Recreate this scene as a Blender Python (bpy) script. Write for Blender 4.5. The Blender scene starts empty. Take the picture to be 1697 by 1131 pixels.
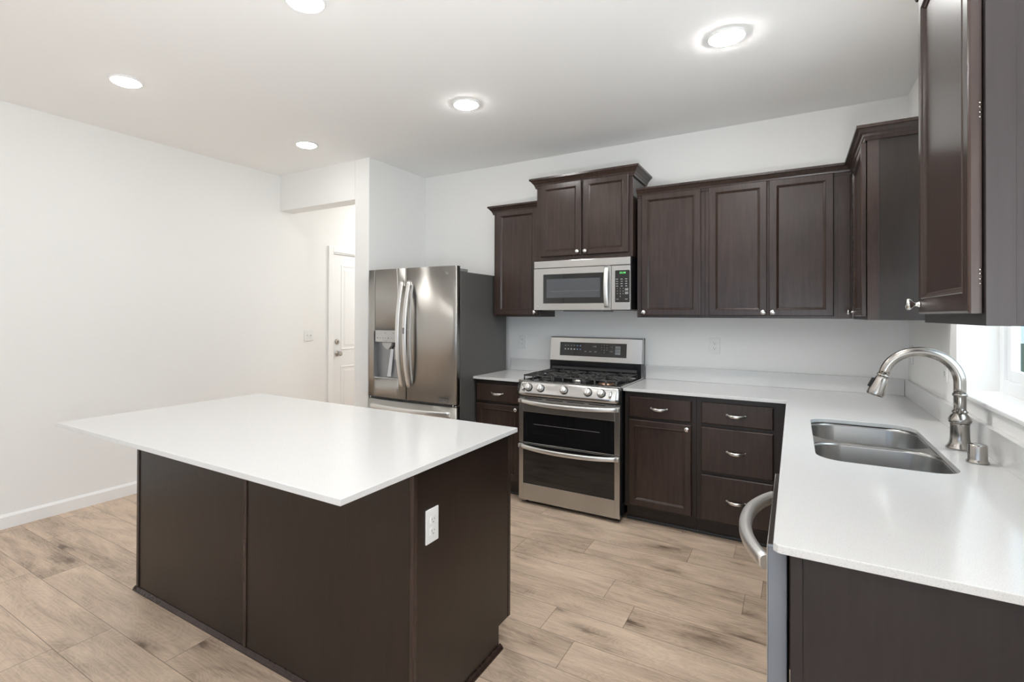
import bpy, bmesh, math, random
from mathutils import Vector, Matrix
random.seed(7)
S = bpy.context.scene
COL = S.collection

# ------------------------------------------------------------------ camera
CX, CY, CZ = 1.374, -4.1958, 1.4126
YAW, PIT, ROLL, FPX, PPX, PPY = .5613, .0053, .0038, 856.34, 777.668, 516.857
sy, cy = math.sin(YAW), math.cos(YAW); sp, cp = math.sin(PIT), math.cos(PIT)
Fw = Vector((-sy*cp, cy*cp, sp)); R0 = Vector((cy, sy, 0)); U0 = R0.cross(Fw)
Rt = R0*math.cos(ROLL) + U0*math.sin(ROLL); Up = U0*math.cos(ROLL) - R0*math.sin(ROLL)
cam = bpy.data.cameras.new('camera'); camo = bpy.data.objects.new('camera', cam); COL.objects.link(camo)
camo.matrix_world = Matrix(((Rt.x, Up.x, -Fw.x, CX), (Rt.y, Up.y, -Fw.y, CY), (Rt.z, Up.z, -Fw.z, CZ), (0, 0, 0, 1)))
cam.sensor_fit = 'HORIZONTAL'; cam.sensor_width = 36; cam.lens = FPX/1697*36
cam.shift_x = (848.5-PPX)/1697; cam.shift_y = (PPY-565.5)/1697
cam.clip_start = .02; cam.clip_end = 200
S.camera = camo

# ------------------------------------------------------------------ exposure, world, daylight
S.view_settings.view_transform = 'Standard'; S.view_settings.look = 'None'
S.view_settings.gamma = 1; S.view_settings.exposure = 0.43; S.view_settings.use_curve_mapping = False
S.cycles.max_bounces = 12; S.cycles.diffuse_bounces = 8; S.cycles.glossy_bounces = 5
S.cycles.caustics_reflective = False; S.cycles.caustics_refractive = False
S.cycles.sample_clamp_indirect = 6
w = bpy.data.worlds.new('sky'); S.world = w; w.use_nodes = True
bg = w.node_tree.nodes['Background']; bg.inputs[0].default_value = (.62, .78, 1, 1); bg.inputs[1].default_value = 1.0

LAMP = 30.0        # emission of the ceiling lamp diffusers
def area(name, loc, rot, sx, syy, power, color):
    l = bpy.data.lights.new(name, 'AREA'); l.shape = 'RECTANGLE'; l.size = sx; l.size_y = syy
    l.energy = power; l.color = color
    o = bpy.data.objects.new(name, l); COL.objects.link(o); o.location = loc; o.rotation_euler = rot; return o
# daylight area lights outside the openings, aimed to brighten ceiling and back corner
area('daylight_rear_window', (0.5, -8.1, .55), (math.radians(138), 0, 0), 2.6, 1.4, 30, (.72, .86, 1))
area('daylight_patio_door', (2.8, -5.65, .45), (math.radians(140), 0, math.radians(90)), 2.2, 1.2, 25, (.86, .93, 1))
area('daylight_sink_window', (2.5, -1.85, 1.55), (math.radians(94), 0, math.radians(62)), 1.1, 1.0, 15, (.80, .90, 1))
# added uplight behind the camera to brighten the ceiling, standing in for a flash
area('ceiling_fill', (1.6, -4.4, 1.05), (math.radians(180), 0, 0), .5, .5, 68, (.93, .965, 1))

# ------------------------------------------------------------------ materials
def M(name):
    m = bpy.data.materials.new(name); m.use_nodes = True
    return m, m.node_tree.nodes, m.node_tree.links, m.node_tree.nodes['Principled BSDF']
def L(c): return (c[0], c[1], c[2], 1)
def plain(name, c, rough=.5, metal=0, coat=0, noise=0, bump=0, bscale=300):
    m, n, l, b = M(name)
    b.inputs['Base Color'].default_value = L(c); b.inputs['Roughness'].default_value = rough
    b.inputs['Metallic'].default_value = metal; b.inputs['Coat Weight'].default_value = coat
    if noise or bump:
        tc = n.new('ShaderNodeTexCoord'); nz = n.new('ShaderNodeTexNoise'); nz.inputs['Scale'].default_value = bscale
        nz.inputs['Detail'].default_value = 3
        l.new(tc.outputs['Object'], nz.inputs['Vector'])
        if noise:
            mx = n.new('ShaderNodeMix'); mx.data_type = 'RGBA'
            mx.inputs[6].default_value = L([max(0, v*(1-noise)) for v in c]); mx.inputs[7].default_value = L([min(1, v*(1+noise)) for v in c])
            l.new(nz.outputs['Fac'], mx.inputs[0]); l.new(mx.outputs[2], b.inputs['Base Color'])
        if bump:
            bp = n.new('ShaderNodeBump'); bp.inputs['Strength'].default_value = bump; bp.inputs['Distance'].default_value = .002
            l.new(nz.outputs['Fac'], bp.inputs['Height']); l.new(bp.outputs[0], b.inputs['Normal'])
    return m
def wood(name, dark, light, rough=.32, sc=(18, 18, 1.6)):
    m, n, l, b = M(name)
    tc = n.new('ShaderNodeTexCoord'); mp = n.new('ShaderNodeMapping'); mp.inputs['Scale'].default_value = sc
    nz = n.new('ShaderNodeTexNoise'); nz.inputs['Scale'].default_value = 3; nz.inputs['Detail'].default_value = 6; nz.inputs['Roughness'].default_value = .6
    n2 = n.new('ShaderNodeTexNoise'); n2.inputs['Scale'].default_value = 2.2; n2.inputs['Detail'].default_value = 3
    ad = n.new('ShaderNodeMath'); ad.operation = 'MULTIPLY_ADD'; ad.inputs[1].default_value = .55
    m2 = n.new('ShaderNodeMath'); m2.operation = 'MULTIPLY'; m2.inputs[1].default_value = .45
    cr = n.new('ShaderNodeValToRGB'); cr.color_ramp.elements[0].position = .3; cr.color_ramp.elements[1].position = .72
    cr.color_ramp.elements[0].color = L(dark); cr.color_ramp.elements[1].color = L(light)
    l.new(tc.outputs['Object'], mp.inputs['Vector']); l.new(mp.outputs[0], nz.inputs['Vector']); l.new(tc.outputs['Object'], n2.inputs['Vector'])
    l.new(nz.outputs['Fac'], ad.inputs[0]); l.new(n2.outputs['Fac'], m2.inputs[0]); l.new(m2.outputs[0], ad.inputs[2])
    l.new(ad.outputs[0], cr.inputs[0]); l.new(cr.outputs[0], b.inputs['Base Color'])
    b.inputs['Roughness'].default_value = rough; b.inputs['Specular IOR Level'].default_value = .42
    bp = n.new('ShaderNodeBump'); bp.inputs['Strength'].default_value = .04; bp.inputs['Distance'].default_value = .001
    l.new(nz.outputs['Fac'], bp.inputs['Height']); l.new(bp.outputs[0], b.inputs['Normal'])
    return m
def steel(name, c=(.60, .58, .55), rough=.27, vertical=True, aniso=.6, rot=0.0):
    m, n, l, b = M(name)
    b.inputs['Metallic'].default_value = 1
    tc = n.new('ShaderNodeTexCoord'); mp = n.new('ShaderNodeMapping')
    mp.inputs['Scale'].default_value = (700, 700, 4) if vertical else (4, 4, 700)
    nz = n.new('ShaderNodeTexNoise'); nz.inputs['Scale'].default_value = 1; nz.inputs['Detail'].default_value = 2
    mx = n.new('ShaderNodeMix'); mx.data_type = 'RGBA'
    mx.inputs[6].default_value = L([v*.975 for v in c]); mx.inputs[7].default_value = L([min(1, v*1.025) for v in c])
    l.new(tc.outputs['Object'], mp.inputs['Vector']); l.new(mp.outputs[0], nz.inputs['Vector'])
    l.new(nz.outputs['Fac'], mx.inputs[0]); l.new(mx.outputs[2], b.inputs['Base Color'])
    mr = n.new('ShaderNodeMapRange'); mr.inputs['To Min'].default_value = rough-.01; mr.inputs['To Max'].default_value = rough+.015
    l.new(nz.outputs['Fac'], mr.inputs['Value']); l.new(mr.outputs[0], b.inputs['Roughness'])
    if aniso:
        tg = n.new('ShaderNodeTangent'); tg.direction_type = 'RADIAL'; tg.axis = 'Z'
        b.inputs['Anisotropic'].default_value = aniso; b.inputs['Anisotropic Rotation'].default_value = rot
        l.new(tg.outputs[0], b.inputs['Tangent'])
    return m
WALL = plain('wall_paint', (.87, .868, .855), .75, bump=.12, bscale=260)
CEIL = plain('ceiling_paint', (.94, .94, .935), .85, bump=.1, bscale=200)
TRIM = plain('trim_paint', (.88, .88, .875), .35, noise=.01, bscale=4)
DOORP = plain('door_paint', (.86, .86, .855), .4, noise=.01, bscale=5)
WOOD = wood('espresso_wood', (.024, .0138, .0108), (.050, .0312, .0248), .25)
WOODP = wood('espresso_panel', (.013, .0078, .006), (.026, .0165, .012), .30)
SIDE = wood('cabinet_side_laminate', (.018, .0125, .0125), (.030, .023, .023), .42)
BLACKW = plain('dark_toe_kick', (.012, .010, .009), .5, noise=.2, bscale=20)
INNER = plain('cabinet_gap_dark', (.010, .008, .007), .7, noise=.2, bscale=20)
STEEL = steel('brushed_steel', (.47, .455, .43), .30, True, .95, .25)
STEELH = steel('brushed_steel_horizontal', (.58, .575, .565), .22, False, .8, .25)
STEELB = steel('sink_steel', (.38, .375, .365), .25, True, .4)
NICKEL = steel('brushed_nickel', (.44, .415, .385), .22, True, 0)
CHROME = plain('bright_nickel', (.78, .77, .75), .16, 1, noise=.03, bscale=50)
HANDLE = plain('satin_handle', (.80, .79, .775), .38, 1, noise=.03, bscale=80)
HANDLEW = plain('satin_nickel_pull', (.80, .78, .75), .28, 1, noise=.03, bscale=80)
FRSIDE = plain('fridge_side_grey', (.115, .110, .104), .42, .25, noise=.06, bscale=200, bump=.05)
PLGREY = plain('grey_plastic', (.22, .22, .22), .45, noise=.05, bscale=60)
PLLIGHT = plain('light_grey_plastic', (.50, .495, .48), .4, noise=.04, bscale=60)
BLACK = plain('black_enamel', (.010, .010, .012), .18, noise=.1, bscale=40)
BGLASS = plain('black_glass', (.008, .008, .009), .04, coat=.5, noise=.1, bscale=8)
MWGLASS = plain('microwave_window_mesh', (.065, .07, .078), .12, coat=.4, noise=.05, bscale=900)
IRON = plain('cast_iron', (.034, .033, .032), .42, noise=.2, bscale=120, bump=.2)
WPLAST = plain('white_plastic', (.82, .82, .81), .35, noise=.01, bscale=30)
SLOT = plain('socket_slot', (.05, .05, .05), .6, noise=.1, bscale=30)
WHTXT = plain('white_print', (.55, .56, .56), .5, noise=.05, bscale=30)
GYTXT = plain('grey_print', (.16, .16, .16), .5, noise=.05, bscale=30)
BTXT = plain('blue_print', (.20, .28, .45), .5, noise=.05, bscale=30)
RUBBER = plain('black_rubber', (.012, .012, .012), .6, noise=.1, bscale=50)
BRONZE = plain('burner_ring', (.30, .19, .13), .35, .8, noise=.1, bscale=50)
VINYL = plain('window_vinyl', (.86, .87, .88), .3, noise=.01, bscale=10)
LEAF = plain('hedge_leaf', (.10, .19, .12), .7, noise=.5, bscale=6)
GRASS = plain('grass', (.06, .10, .04), .9, noise=.4, bscale=4)
CONC = plain('patio_concrete', (.45, .44, .42), .9, noise=.1, bscale=8)
def quartz():
    m, n, l, b = M('white_quartz')
    tc = n.new('ShaderNodeTexCoord'); vo = n.new('ShaderNodeTexNoise'); vo.inputs['Scale'].default_value = 420; vo.inputs['Detail'].default_value = 2
    cr = n.new('ShaderNodeValToRGB'); cr.color_ramp.elements[0].position = .34; cr.color_ramp.elements[1].position = .44
    cr.color_ramp.elements[0].color = (.58, .58, .575, 1); cr.color_ramp.elements[1].color = (.69, .688, .68, 1)
    l.new(tc.outputs['Object'], vo.inputs['Vector']); l.new(vo.outputs['Fac'], cr.inputs[0]); l.new(cr.outputs[0], b.inputs['Base Color'])
    b.inputs['Roughness'].default_value = .14; b.inputs['IOR'].default_value = 1.5
    return m
QUARTZ = quartz()
def emis(name, c, s):
    m, n, l, b = M(name)
    b.inputs['Base Color'].default_value = L(c); b.inputs['Emission Color'].default_value = L(c); b.inputs['Emission Strength'].default_value = s
    return m
LED = emis('led_diffuser', (1, .985, .96), LAMP)
LED2 = emis('led_diffuser_bright', (1, .985, .96), LAMP*4.4)
LED3 = emis('led_diffuser_brightest', (1, .985, .96), LAMP*7)
GREEN = emis('green_display', (.15, .9, .2), 1.2)
def glass():
    m = bpy.data.materials.new('window_glass'); m.use_nodes = True; n = m.node_tree.nodes; l = m.node_tree.links
    n.remove(n['Principled BSDF']); out = n['Material Output']
    tr = n.new('ShaderNodeBsdfTransparent'); tr.inputs[0].default_value = (.93, .96, .95, 1)
    gl = n.new('ShaderNodeBsdfGlossy'); gl.inputs['Roughness'].default_value = .02
    mx = n.new('ShaderNodeMixShader'); mx.inputs[0].default_value = .05; l.new(tr.outputs[0], mx.inputs[1]); l.new(gl.outputs[0], mx.inputs[2]); l.new(mx.outputs[0], out.inputs[0])
    return m
GLASS = glass()
def floor_mat():
    m, n, l, b = M('oak_plank_floor')
    uv = n.new('ShaderNodeUVMap'); uv.uv_map = 'plank'
    rd = n.new('ShaderNodeUVMap'); rd.uv_map = 'rnd'
    su = n.new('ShaderNodeSeparateXYZ'); sr = n.new('ShaderNodeSeparateXYZ')
    l.new(uv.outputs[0], su.inputs[0]); l.new(rd.outputs[0], sr.inputs[0])
    def mth(op, a, bb=None, c=None, clamp=False):
        x = n.new('ShaderNodeMath'); x.operation = op; x.use_clamp = clamp
        for i, v in enumerate((a, bb, c)):
            if v is None: continue
            if isinstance(v, (int, float)): x.inputs[i].default_value = v
            else: l.new(v, x.inputs[i])
        return x.outputs[0]
    # per-plank shifted coordinates
    cb = n.new('ShaderNodeCombineXYZ')
    l.new(mth('MULTIPLY_ADD', sr.outputs[1], 37.0, su.outputs[0]), cb.inputs[0])
    l.new(mth('MULTIPLY_ADD', sr.outputs[1], 91.0, su.outputs[1]), cb.inputs[1])
    def mapn(sx, sy_, typ='noise', **k):
        mp = n.new('ShaderNodeMapping'); mp.inputs['Scale'].default_value = (sx, sy_, 1); l.new(cb.outputs[0], mp.inputs[0])
        t = n.new('ShaderNodeTexNoise' if typ == 'noise' else 'ShaderNodeTexVoronoi')
        for kk, v in k.items(): t.inputs[kk].default_value = v
        l.new(mp.outputs[0], t.inputs['Vector']); return t
    grain = mapn(1.6, 42, Scale=3.0, Detail=9, Roughness=.72, Distortion=.35)
    cloud = mapn(1.6, 5.5, Scale=1.3, Detail=5, Roughness=.55, Distortion=1.1)
    # cathedral rings
    dn = mapn(1.1, 3.2, Scale=1.5, Detail=3, Distortion=.5)
    ring = mth('FRACT', mth('MULTIPLY', dn.outputs['Fac'], 34.0))
    ring = mth('ABSOLUTE', mth('SUBTRACT', ring, .5))
    # knots
    kn = mapn(2.3, 5.4, 'vor', Scale=1.0, Randomness=1.0)
    nzk = mapn(9, 26, Scale=1.0, Detail=4)
    kd = mth('MULTIPLY_ADD', nzk.outputs['Fac'], .26, kn.outputs['Distance'])
    knot = mth('SUBTRACT', 1.0, mth('MULTIPLY', mth('SUBTRACT', kd, .185), 12.0, clamp=True), clamp=True)
    halo = mth('SUBTRACT', 1.0, mth('MULTIPLY', mth('SUBTRACT', kd, .165), 3.0, clamp=True), clamp=True)
    v = mth('MULTIPLY_ADD', grain.outputs['Fac'], .62, -.075)
    v = mth('MULTIPLY_ADD', cloud.outputs['Fac'], .80, mth('SUBTRACT', v, .09))
    v = mth('MULTIPLY_ADD', ring, .16, v)
    v = mth('MULTIPLY_ADD', sr.outputs[1], .10, v)
    v = mth('SUBTRACT', v, mth('MULTIPLY', halo, .20))
    cr = n.new('ShaderNodeValToRGB'); e = cr.color_ramp.elements
    e[0].position = .34; e[0].color = (.215, .150, .108, 1); e[1].position = .86; e[1].color = (.74, .585, .445, 1)
    q = e.new(.50); q.color = (.43, .325, .240, 1); q = e.new(.66); q.color = (.59, .455, .342, 1)
    l.new(v, cr.inputs[0])
    mk = n.new('ShaderNodeMix'); mk.data_type = 'RGBA'; mk.inputs[7].default_value = (.10, .068, .048, 1)
    l.new(mth('MULTIPLY', knot, .75), mk.inputs[0]); l.new(cr.outputs[0], mk.inputs[6])
    # seams: distance to plank edges
    dv = mth('MINIMUM', su.outputs[1], mth('SUBTRACT', .2049, su.outputs[1]))
    du = mth('MINIMUM', su.outputs[0], mth('SUBTRACT', sr.outputs[0], su.outputs[0]))
    dd = mth('MINIMUM', dv, du)
    seam = mth('SUBTRACT', 1.0, mth('MULTIPLY', mth('SUBTRACT', dd, .0008), 900.0, clamp=True), clamp=True)
    ms = n.new('ShaderNodeMix'); ms.data_type = 'RGBA'; ms.inputs[7].default_value = (.13, .095, .07, 1)
    l.new(mth('MULTIPLY', seam, .8), ms.inputs[0]); l.new(mk.outputs[2], ms.inputs[6]); l.new(ms.outputs[2], b.inputs['Base Color'])
    b.inputs['Roughness'].default_value = .42
    bp = n.new('ShaderNodeBump'); bp.inputs['Strength'].default_value = .15; bp.inputs['Distance'].default_value = .001
    l.new(mth('SUBTRACT', grain.outputs['Fac'], mth('MULTIPLY', seam, 2.0)), bp.inputs['Height']); l.new(bp.outputs[0], b.inputs['Normal'])
    return m
FLOOR = floor_mat()

# ------------------------------------------------------------------ mesh helpers
ID = Matrix.Identity(4)
def merge(dst, src, mat=ID):
    vm = [dst.verts.new(mat @ v.co) for v in src.verts]
    for v, nv in zip(src.verts, vm): pass
    src.verts.index_update()
    for f in src.faces:
        try:
            nf = dst.faces.new([vm[v.index] for v in f.verts]); nf.smooth = f.smooth
        except ValueError: pass
    src.free()
def box(bm, x0, x1, y0, y1, z0, z1, bev=0, seg=2, mat=ID):
    t = bmesh.new(); bmesh.ops.create_cube(t, size=1)
    for v in t.verts:
        v.co = Vector(((x0+x1)/2 + v.co.x*(x1-x0), (y0+y1)/2 + v.co.y*(y1-y0), (z0+z1)/2 + v.co.z*(z1-z0)))
    if bev: bmesh.ops.bevel(t, geom=t.edges[:], offset=bev, segments=seg, profile=.5, affect='EDGES')
    merge(bm, t, mat)
def frame_of(d):
    d = d.normalized(); a = Vector((0, 0, 1)) if abs(d.z) < .9 else Vector((1, 0, 0))
    x = a.cross(d).normalized(); return x, d.cross(x)
def tube(bm, pts, r, seg=16, flat=None, up=None, smooth=True):
    """swept section; r number or list; flat=(a,b) half sizes list gives an oval section with 'up' as first axis"""
    pts = [Vector(p) for p in pts]; N = len(pts); rings = []
    for i, p in enumerate(pts):
        d = (pts[min(i+1, N-1)] - pts[max(i-1, 0)]).normalized()
        if up is not None:
            u = Vector(up); x = (u - d*u.dot(d)).normalized(); y = d.cross(x)
        else:
            if i == 0: x, y = frame_of(d)
            else:
                x = (x - d*x.dot(d)).normalized(); y = d.cross(x)
        ra, rb = (r[i], r[i]) if isinstance(r, (list, tuple)) else (r, r)
        if flat: ra, rb = flat[i] if isinstance(flat, list) else flat
        e_ = .62 if flat else 1.0
        sg = lambda c_: math.copysign(abs(c_)**e_, c_)
        rings.append([bm.verts.new(p + x*ra*sg(math.cos(2*math.pi*k/seg)) + y*rb*sg(math.sin(2*math.pi*k/seg))) for k in range(seg)])
    for a, b2 in zip(rings, rings[1:]):
        for k in range(seg):
            f = bm.faces.new((a[k], a[(k+1) % seg], b2[(k+1) % seg], b2[k])); f.smooth = smooth
    bm.faces.new(rings[0][::-1]); bm.faces.new(rings[-1])
def lathe(bm, prof, o=(0, 0, 0), axis=(0, 0, 1), seg=28, smooth=True):
    """prof: (r, h) list along the axis from o"""
    o = Vector(o); d = Vector(axis).normalized(); x, y = frame_of(d); rings = []
    for r, h in prof:
        if r < 1e-6: rings.append([bm.verts.new(o + d*h)])
        else: rings.append([bm.verts.new(o + d*h + x*r*math.cos(2*math.pi*k/seg) + y*r*math.sin(2*math.pi*k/seg)) for k in range(seg)])
    for a, b2 in zip(rings, rings[1:]):
        for k in range(seg):
            k2 = (k+1) % seg
            if len(a) == 1 and len(b2) == 1: continue
            if len(a) == 1: f = bm.faces.new((a[0], b2[k2], b2[k]))
            elif len(b2) == 1: f = bm.faces.new((a[k], a[k2], b2[0]))
            else: f = bm.faces.new((a[k], a[k2], b2[k2], b2[k]))
            f.smooth = smooth
    if len(rings[0]) > 1: bm.faces.new(rings[0][::-1])
    if len(rings[-1]) > 1: bm.faces.new(rings[-1])
def prism(bm, poly, axis, a, b, mat=ID, smooth=False):
    """poly in the two other axes (x: (y,z); y: (x,z); z: (x,y)) extruded from a to b"""
    def P(u, v, t): return mat @ Vector({'x': (t, u, v), 'y': (u, t, v), 'z': (u, v, t)}[axis])
    A = [bm.verts.new(P(u, v, a)) for u, v in poly]; B = [bm.verts.new(P(u, v, b)) for u, v in poly]
    n = len(poly)
    for k in range(n):
        f = bm.faces.new((A[k], A[(k+1) % n], B[(k+1) % n], B[k])); f.smooth = smooth
    bm.faces.new(A[::-1]); bm.faces.new(B)
def rrect(x0, x1, y0, y1, r, n=6):
    pts = []
    for cx_, cy_, a0 in ((x1-r, y1-r, 0), (x0+r, y1-r, 90), (x0+r, y0+r, 180), (x1-r, y0+r, 270)):
        for k in range(n+1):
            a = math.radians(a0 + 90*k/n); pts.append((cx_+r*math.cos(a), cy_+r*math.sin(a)))
    return pts
def slab(bm, outer, holes, z0, z1):
    """flat slab with holes"""
    t = bmesh.new(); es = []
    for loop in [outer]+holes:
        vs = [t.verts.new((x, y, z1)) for x, y in loop]
        for i in range(len(vs)): es.append(t.edges.new((vs[i], vs[(i+1) % len(vs)])))
    bmesh.ops.triangle_fill(t, use_beauty=True, edges=es)
    bmesh.ops.recalc_face_normals(t, faces=t.faces[:])
    if t.faces and t.faces[:][0].normal.z < 0:
        bmesh.ops.reverse_faces(t, faces=t.faces[:])
    r = bmesh.ops.extrude_face_region(t, geom=t.faces[:])
    for v in [g for g in r['geom'] if isinstance(g, bmesh.types.BMVert)]: v.co.z = z0
    bmesh.ops.recalc_face_normals(t, faces=t.faces[:])
    merge(bm, t)
def obj(name, bm, m, parent=None, bevel=0, fixn=True, autosmooth=False):
    if fixn: bmesh.ops.recalc_face_normals(bm, faces=bm.faces[:])
    me = bpy.data.meshes.new(name); bm.to_mesh(me); bm.free()
    me.materials.append(m)
    o = bpy.data.objects.new(name, me); COL.objects.link(o)
    if parent is not None:
        o.parent = parent
        mw = parent.location if parent.parent is None else None
        if parent.type == 'EMPTY': o.matrix_parent_inverse = Matrix.Translation(-parent.location)
        elif parent.parent is not None and parent.parent.type == 'EMPTY':
            pass
    if bevel:
        md = o.modifiers.new('bevel', 'BEVEL'); md.width = bevel; md.segments = 2; md.limit_method = 'ANGLE'; md.angle_limit = math.radians(40)
    return o
def sub(name, bm, m, part, bevel=0):
    """sub-part under a part (part keeps world coordinates through its inverse matrix)"""
    o = obj(name, bm, m, None, bevel); o.parent = part
    return o
def thing(name, label, cat, loc, group=None):
    o = bpy.data.objects.new(name, None); COL.objects.link(o); o.location = loc; o.empty_display_size = .1
    o['label'] = label; o['category'] = cat
    if group: o['group'] = group
    return o
def tag(o, label, cat, group=None):
    o['label'] = label; o['category'] = cat
    if group: o['group'] = group
    return o
def struct(o): o['kind'] = 'structure'; return o
def nb(): return bmesh.new()
def text_bm(bm, s, size, mat, align='CENTER'):
    c = bpy.data.curves.new('txt', 'FONT'); c.body = s; c.size = size; c.align_x = align; c.align_y = 'CENTER'; c.extrude = .0001
    t = bpy.data.objects.new('txt', c); COL.objects.link(t)
    me = bpy.data.meshes.new_from_object(t.evaluated_get(bpy.context.evaluated_depsgraph_get()))
    tb = bmesh.new(); tb.from_mesh(me); merge(bm, tb, mat)
    bpy.data.objects.remove(t); bpy.data.curves.remove(c); bpy.data.meshes.remove(me)
def FY(x, y, z):   # local (u,v,n) -> surface facing -y at (x,y,z)
    return Matrix(((1, 0, 0, x), (0, 0, -1, y), (0, 1, 0, z), (0, 0, 0, 1)))
def FX(x, y, z):   # facing -x : u -> -y
    return Matrix(((0, 0, -1, x), (-1, 0, 0, y), (0, 1, 0, z), (0, 0, 0, 1)))
def PX(x, y, z):   # facing +x : u -> +y
    return Matrix(((0, 0, 1, x), (1, 0, 0, y), (0, 1, 0, z), (0, 0, 0, 1)))
def PY(x, y, z):   # facing +y : u -> -x
    return Matrix(((-1, 0, 0, x), (0, 0, 1, y), (0, 1, 0, z), (0, 0, 0, 1)))
def rings_panel(bm, W, H, rings, t, mat):
    """rings: (inset, depth n) front surface; t thickness (behind n=0)"""
    def loop(i, n): return [bm.verts.new(mat @ Vector(p)) for p in ((i, i, n), (W-i, i, n), (W-i, H-i, n), (i, H-i, n))]
    ls = [loop(0, -t)] + [loop(i, n) for i, n in rings]
    bm.faces.new(ls[0][::-1])
    for a, b2 in zip(ls, ls[1:]):
        for k in range(4): bm.faces.new((a[k], a[(k+1) % 4], b2[(k+1) % 4], b2[k]))
    bm.faces.new(ls[-1])
def cab_door(parent, mat, W, H, knob=None, hinge=None, m=None, name='door'):
    """recessed-panel door; knob=(u,v)"""
    bm = nb(); rings_panel(bm, W, H, [(0, -.004), (.0015, -.0015), (.005, 0), (.040, 0), (.0425, .0015), (.045, 0), (.047, -.003), (.052, -.006), (.055, -.009)], .019, mat)
    d = obj(name, bm, m or WOOD, parent)
    if knob: add_knob(d, mat, *knob)
    return d
def add_knob(part, mat, u, v):
    bm = nb(); o = mat @ Vector((u, v, 0)); ax = (mat.to_3x3() @ Vector((0, 0, 1)))
    lathe(bm, [(.008, 0), (.008, .002), (.0055, .006), (.0045, .010), (.006, .014), (.013, .019), (.0155, .023), (.0155, .026), (.0125, .029), (.006, .0305), (0, .031)], o, ax, 20)
    k = obj('knob', bm, CHROME); k.parent = part; fixpar(k, part); return k
def fixpar(o, part):
    # keep world coordinates: the part's own world matrix is identity in effect
    o.matrix_parent_inverse = Matrix.Identity(4)
def add_pull(part, mat, u, v, wd=.105):
    bm = nb(); pts = []; fl = []
    for k in range(17):
        s = -1 + 2*k/16; h = .026*(1-abs(s)**2.6)
        pts.append(mat @ Vector((u + s*wd/2*.96, v - .006*(1-s*s), h+.002)))
        q = 1-abs(s); fl.append((.0042+.0052*min(1, q*1.8), .004+.0012*q))
    tube(bm, pts, 1, 10, fl, up=mat.to_3x3() @ Vector((0, 1, 0)))
    for s in (-1, 1): lathe(bm, [(.0065, 0), (.0065, .003), (.0045, .006), (0, .007)], mat @ Vector((u+s*wd/2*.96, v, 0)), mat.to_3x3() @ Vector((0, 0, 1)), 14)
    p = obj('handle', bm, HANDLEW); p.parent = part; return p
def drawer_front(parent, mat, W, H, pull=True):
    bm = nb(); rings_panel(bm, W, H, [(0, -.006), (.002, -.003), (.007, 0)], .019, mat)
    d = obj('drawer', bm, WOOD, parent)
    if pull: add_pull(d, mat, W/2, H/2)
    return d
CROWN = [(0, -.022), (.010, -.022), (.012, -.008), (.016, -.004), (.019, .006), (.027, .014), (.034, .024), (.037, .027), (.040, .030), (.046, .032), (.046, .046), (.004, .046), (0, .040)]
def crown(bm, path, z, prof=CROWN, sc=1.0):
    """path: cabinet face polyline; outward = right side of travel direction"""
    P = [Vector((x, y)) for x, y in path]; N = len(P); secs = []
    for i, p in enumerate(P):
        dirs = []
        if i > 0: dirs.append((P[i]-P[i-1]).normalized())
        if i < N-1: dirs.append((P[i+1]-P[i]).normalized())
        ns = [Vector((d.y, -d.x)) for d in dirs]
        if len(ns) == 1: o = ns[0]
        else:
            b_ = (ns[0]+ns[1]).normalized(); o = b_/b_.dot(ns[0])
        secs.append([bm.verts.new((p.x+o.x*a*sc, p.y+o.y*a*sc, z+h*sc)) for a, h in prof])
    n = len(prof)
    for a, b2 in zip(secs, secs[1:]):
        for k in range(n): bm.faces.new((a[k], a[(k+1) % n], b2[(k+1) % n], b2[k]))
    bm.faces.new(secs[0][::-1]); bm.faces.new(secs[-1])

# ------------------------------------------------------------------ room
XL, XR, H = -3.0, 1.979, 2.795
KX, KY, DX = -1.795, -.82, -1.965       # fridge alcove corner, doorway jamb
HALL = 2.6; REAR = -7.6
# floor: one face per plank
PW = .2049; Y0 = -3.28 - PW*22
def floor_mesh():
    bm = nb(); u1 = bm.loops.layers.uv.new('plank'); u2 = bm.loops.layers.uv.new('rnd')
    fixed = {-0.72: 1.075, -.92: .855, -1.12: .315, -1.33: 1.165, -1.73: .72, -1.94: .406, -3.18: -1.214, -2.98: -.78}
    rows = int((HALL-Y0)/PW)+1
    for r in range(rows):
        ya = Y0 + r*PW; yb = ya+PW; yc = (ya+yb)/2
        if ya < REAR: 
            continue
        ref = None
        for k, v in fixed.items():
            if abs(k-yc) < .08: ref = v
        if ref is None: ref = random.uniform(-1, 1)
        xs = [ref]; x = ref
        while x > XL-.1: x -= random.choice((1.22, 1.22, .92)); xs.insert(0, x)
        x = ref
        while x < XR+.2: x += random.choice((1.22, 1.22, .92)); xs.append(x)
        for xa, xb in zip(xs, xs[1:]):
            ca, cb_ = max(xa, XL-.02), min(xb, XR+.3)
            if cb_ <= ca: continue
            vs = [bm.verts.new(p) for p in ((ca, ya, 0), (cb_, ya, 0), (cb_, yb, 0), (ca, yb, 0))]
            f = bm.faces.new(vs); rn = random.random()
            for lp, (px, py) in zip(f.loops, ((ca, ya), (cb_, ya), (cb_, yb), (ca, yb))):
                lp[u1].uv = (px-xa, py-ya); lp[u2].uv = (xb-xa, rn)
    return bm
struct(obj('floor', floor_mesh(), FLOOR, fixn=False))
bm = nb(); box(bm, XL-.15, XR+.3, REAR-.15, HALL+.15, H, H+.1); struct(obj('ceiling', bm, CEIL))
D1 = (-.115, .765, 2.10)                 # entry door opening in left wall
bm = nb()
box(bm, XL-.14, XL, REAR, D1[0], 0, H); box(bm, XL-.14, XL, D1[1], HALL, 0, H); box(bm, XL-.14, XL, D1[0], D1[1], D1[2], H)
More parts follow.
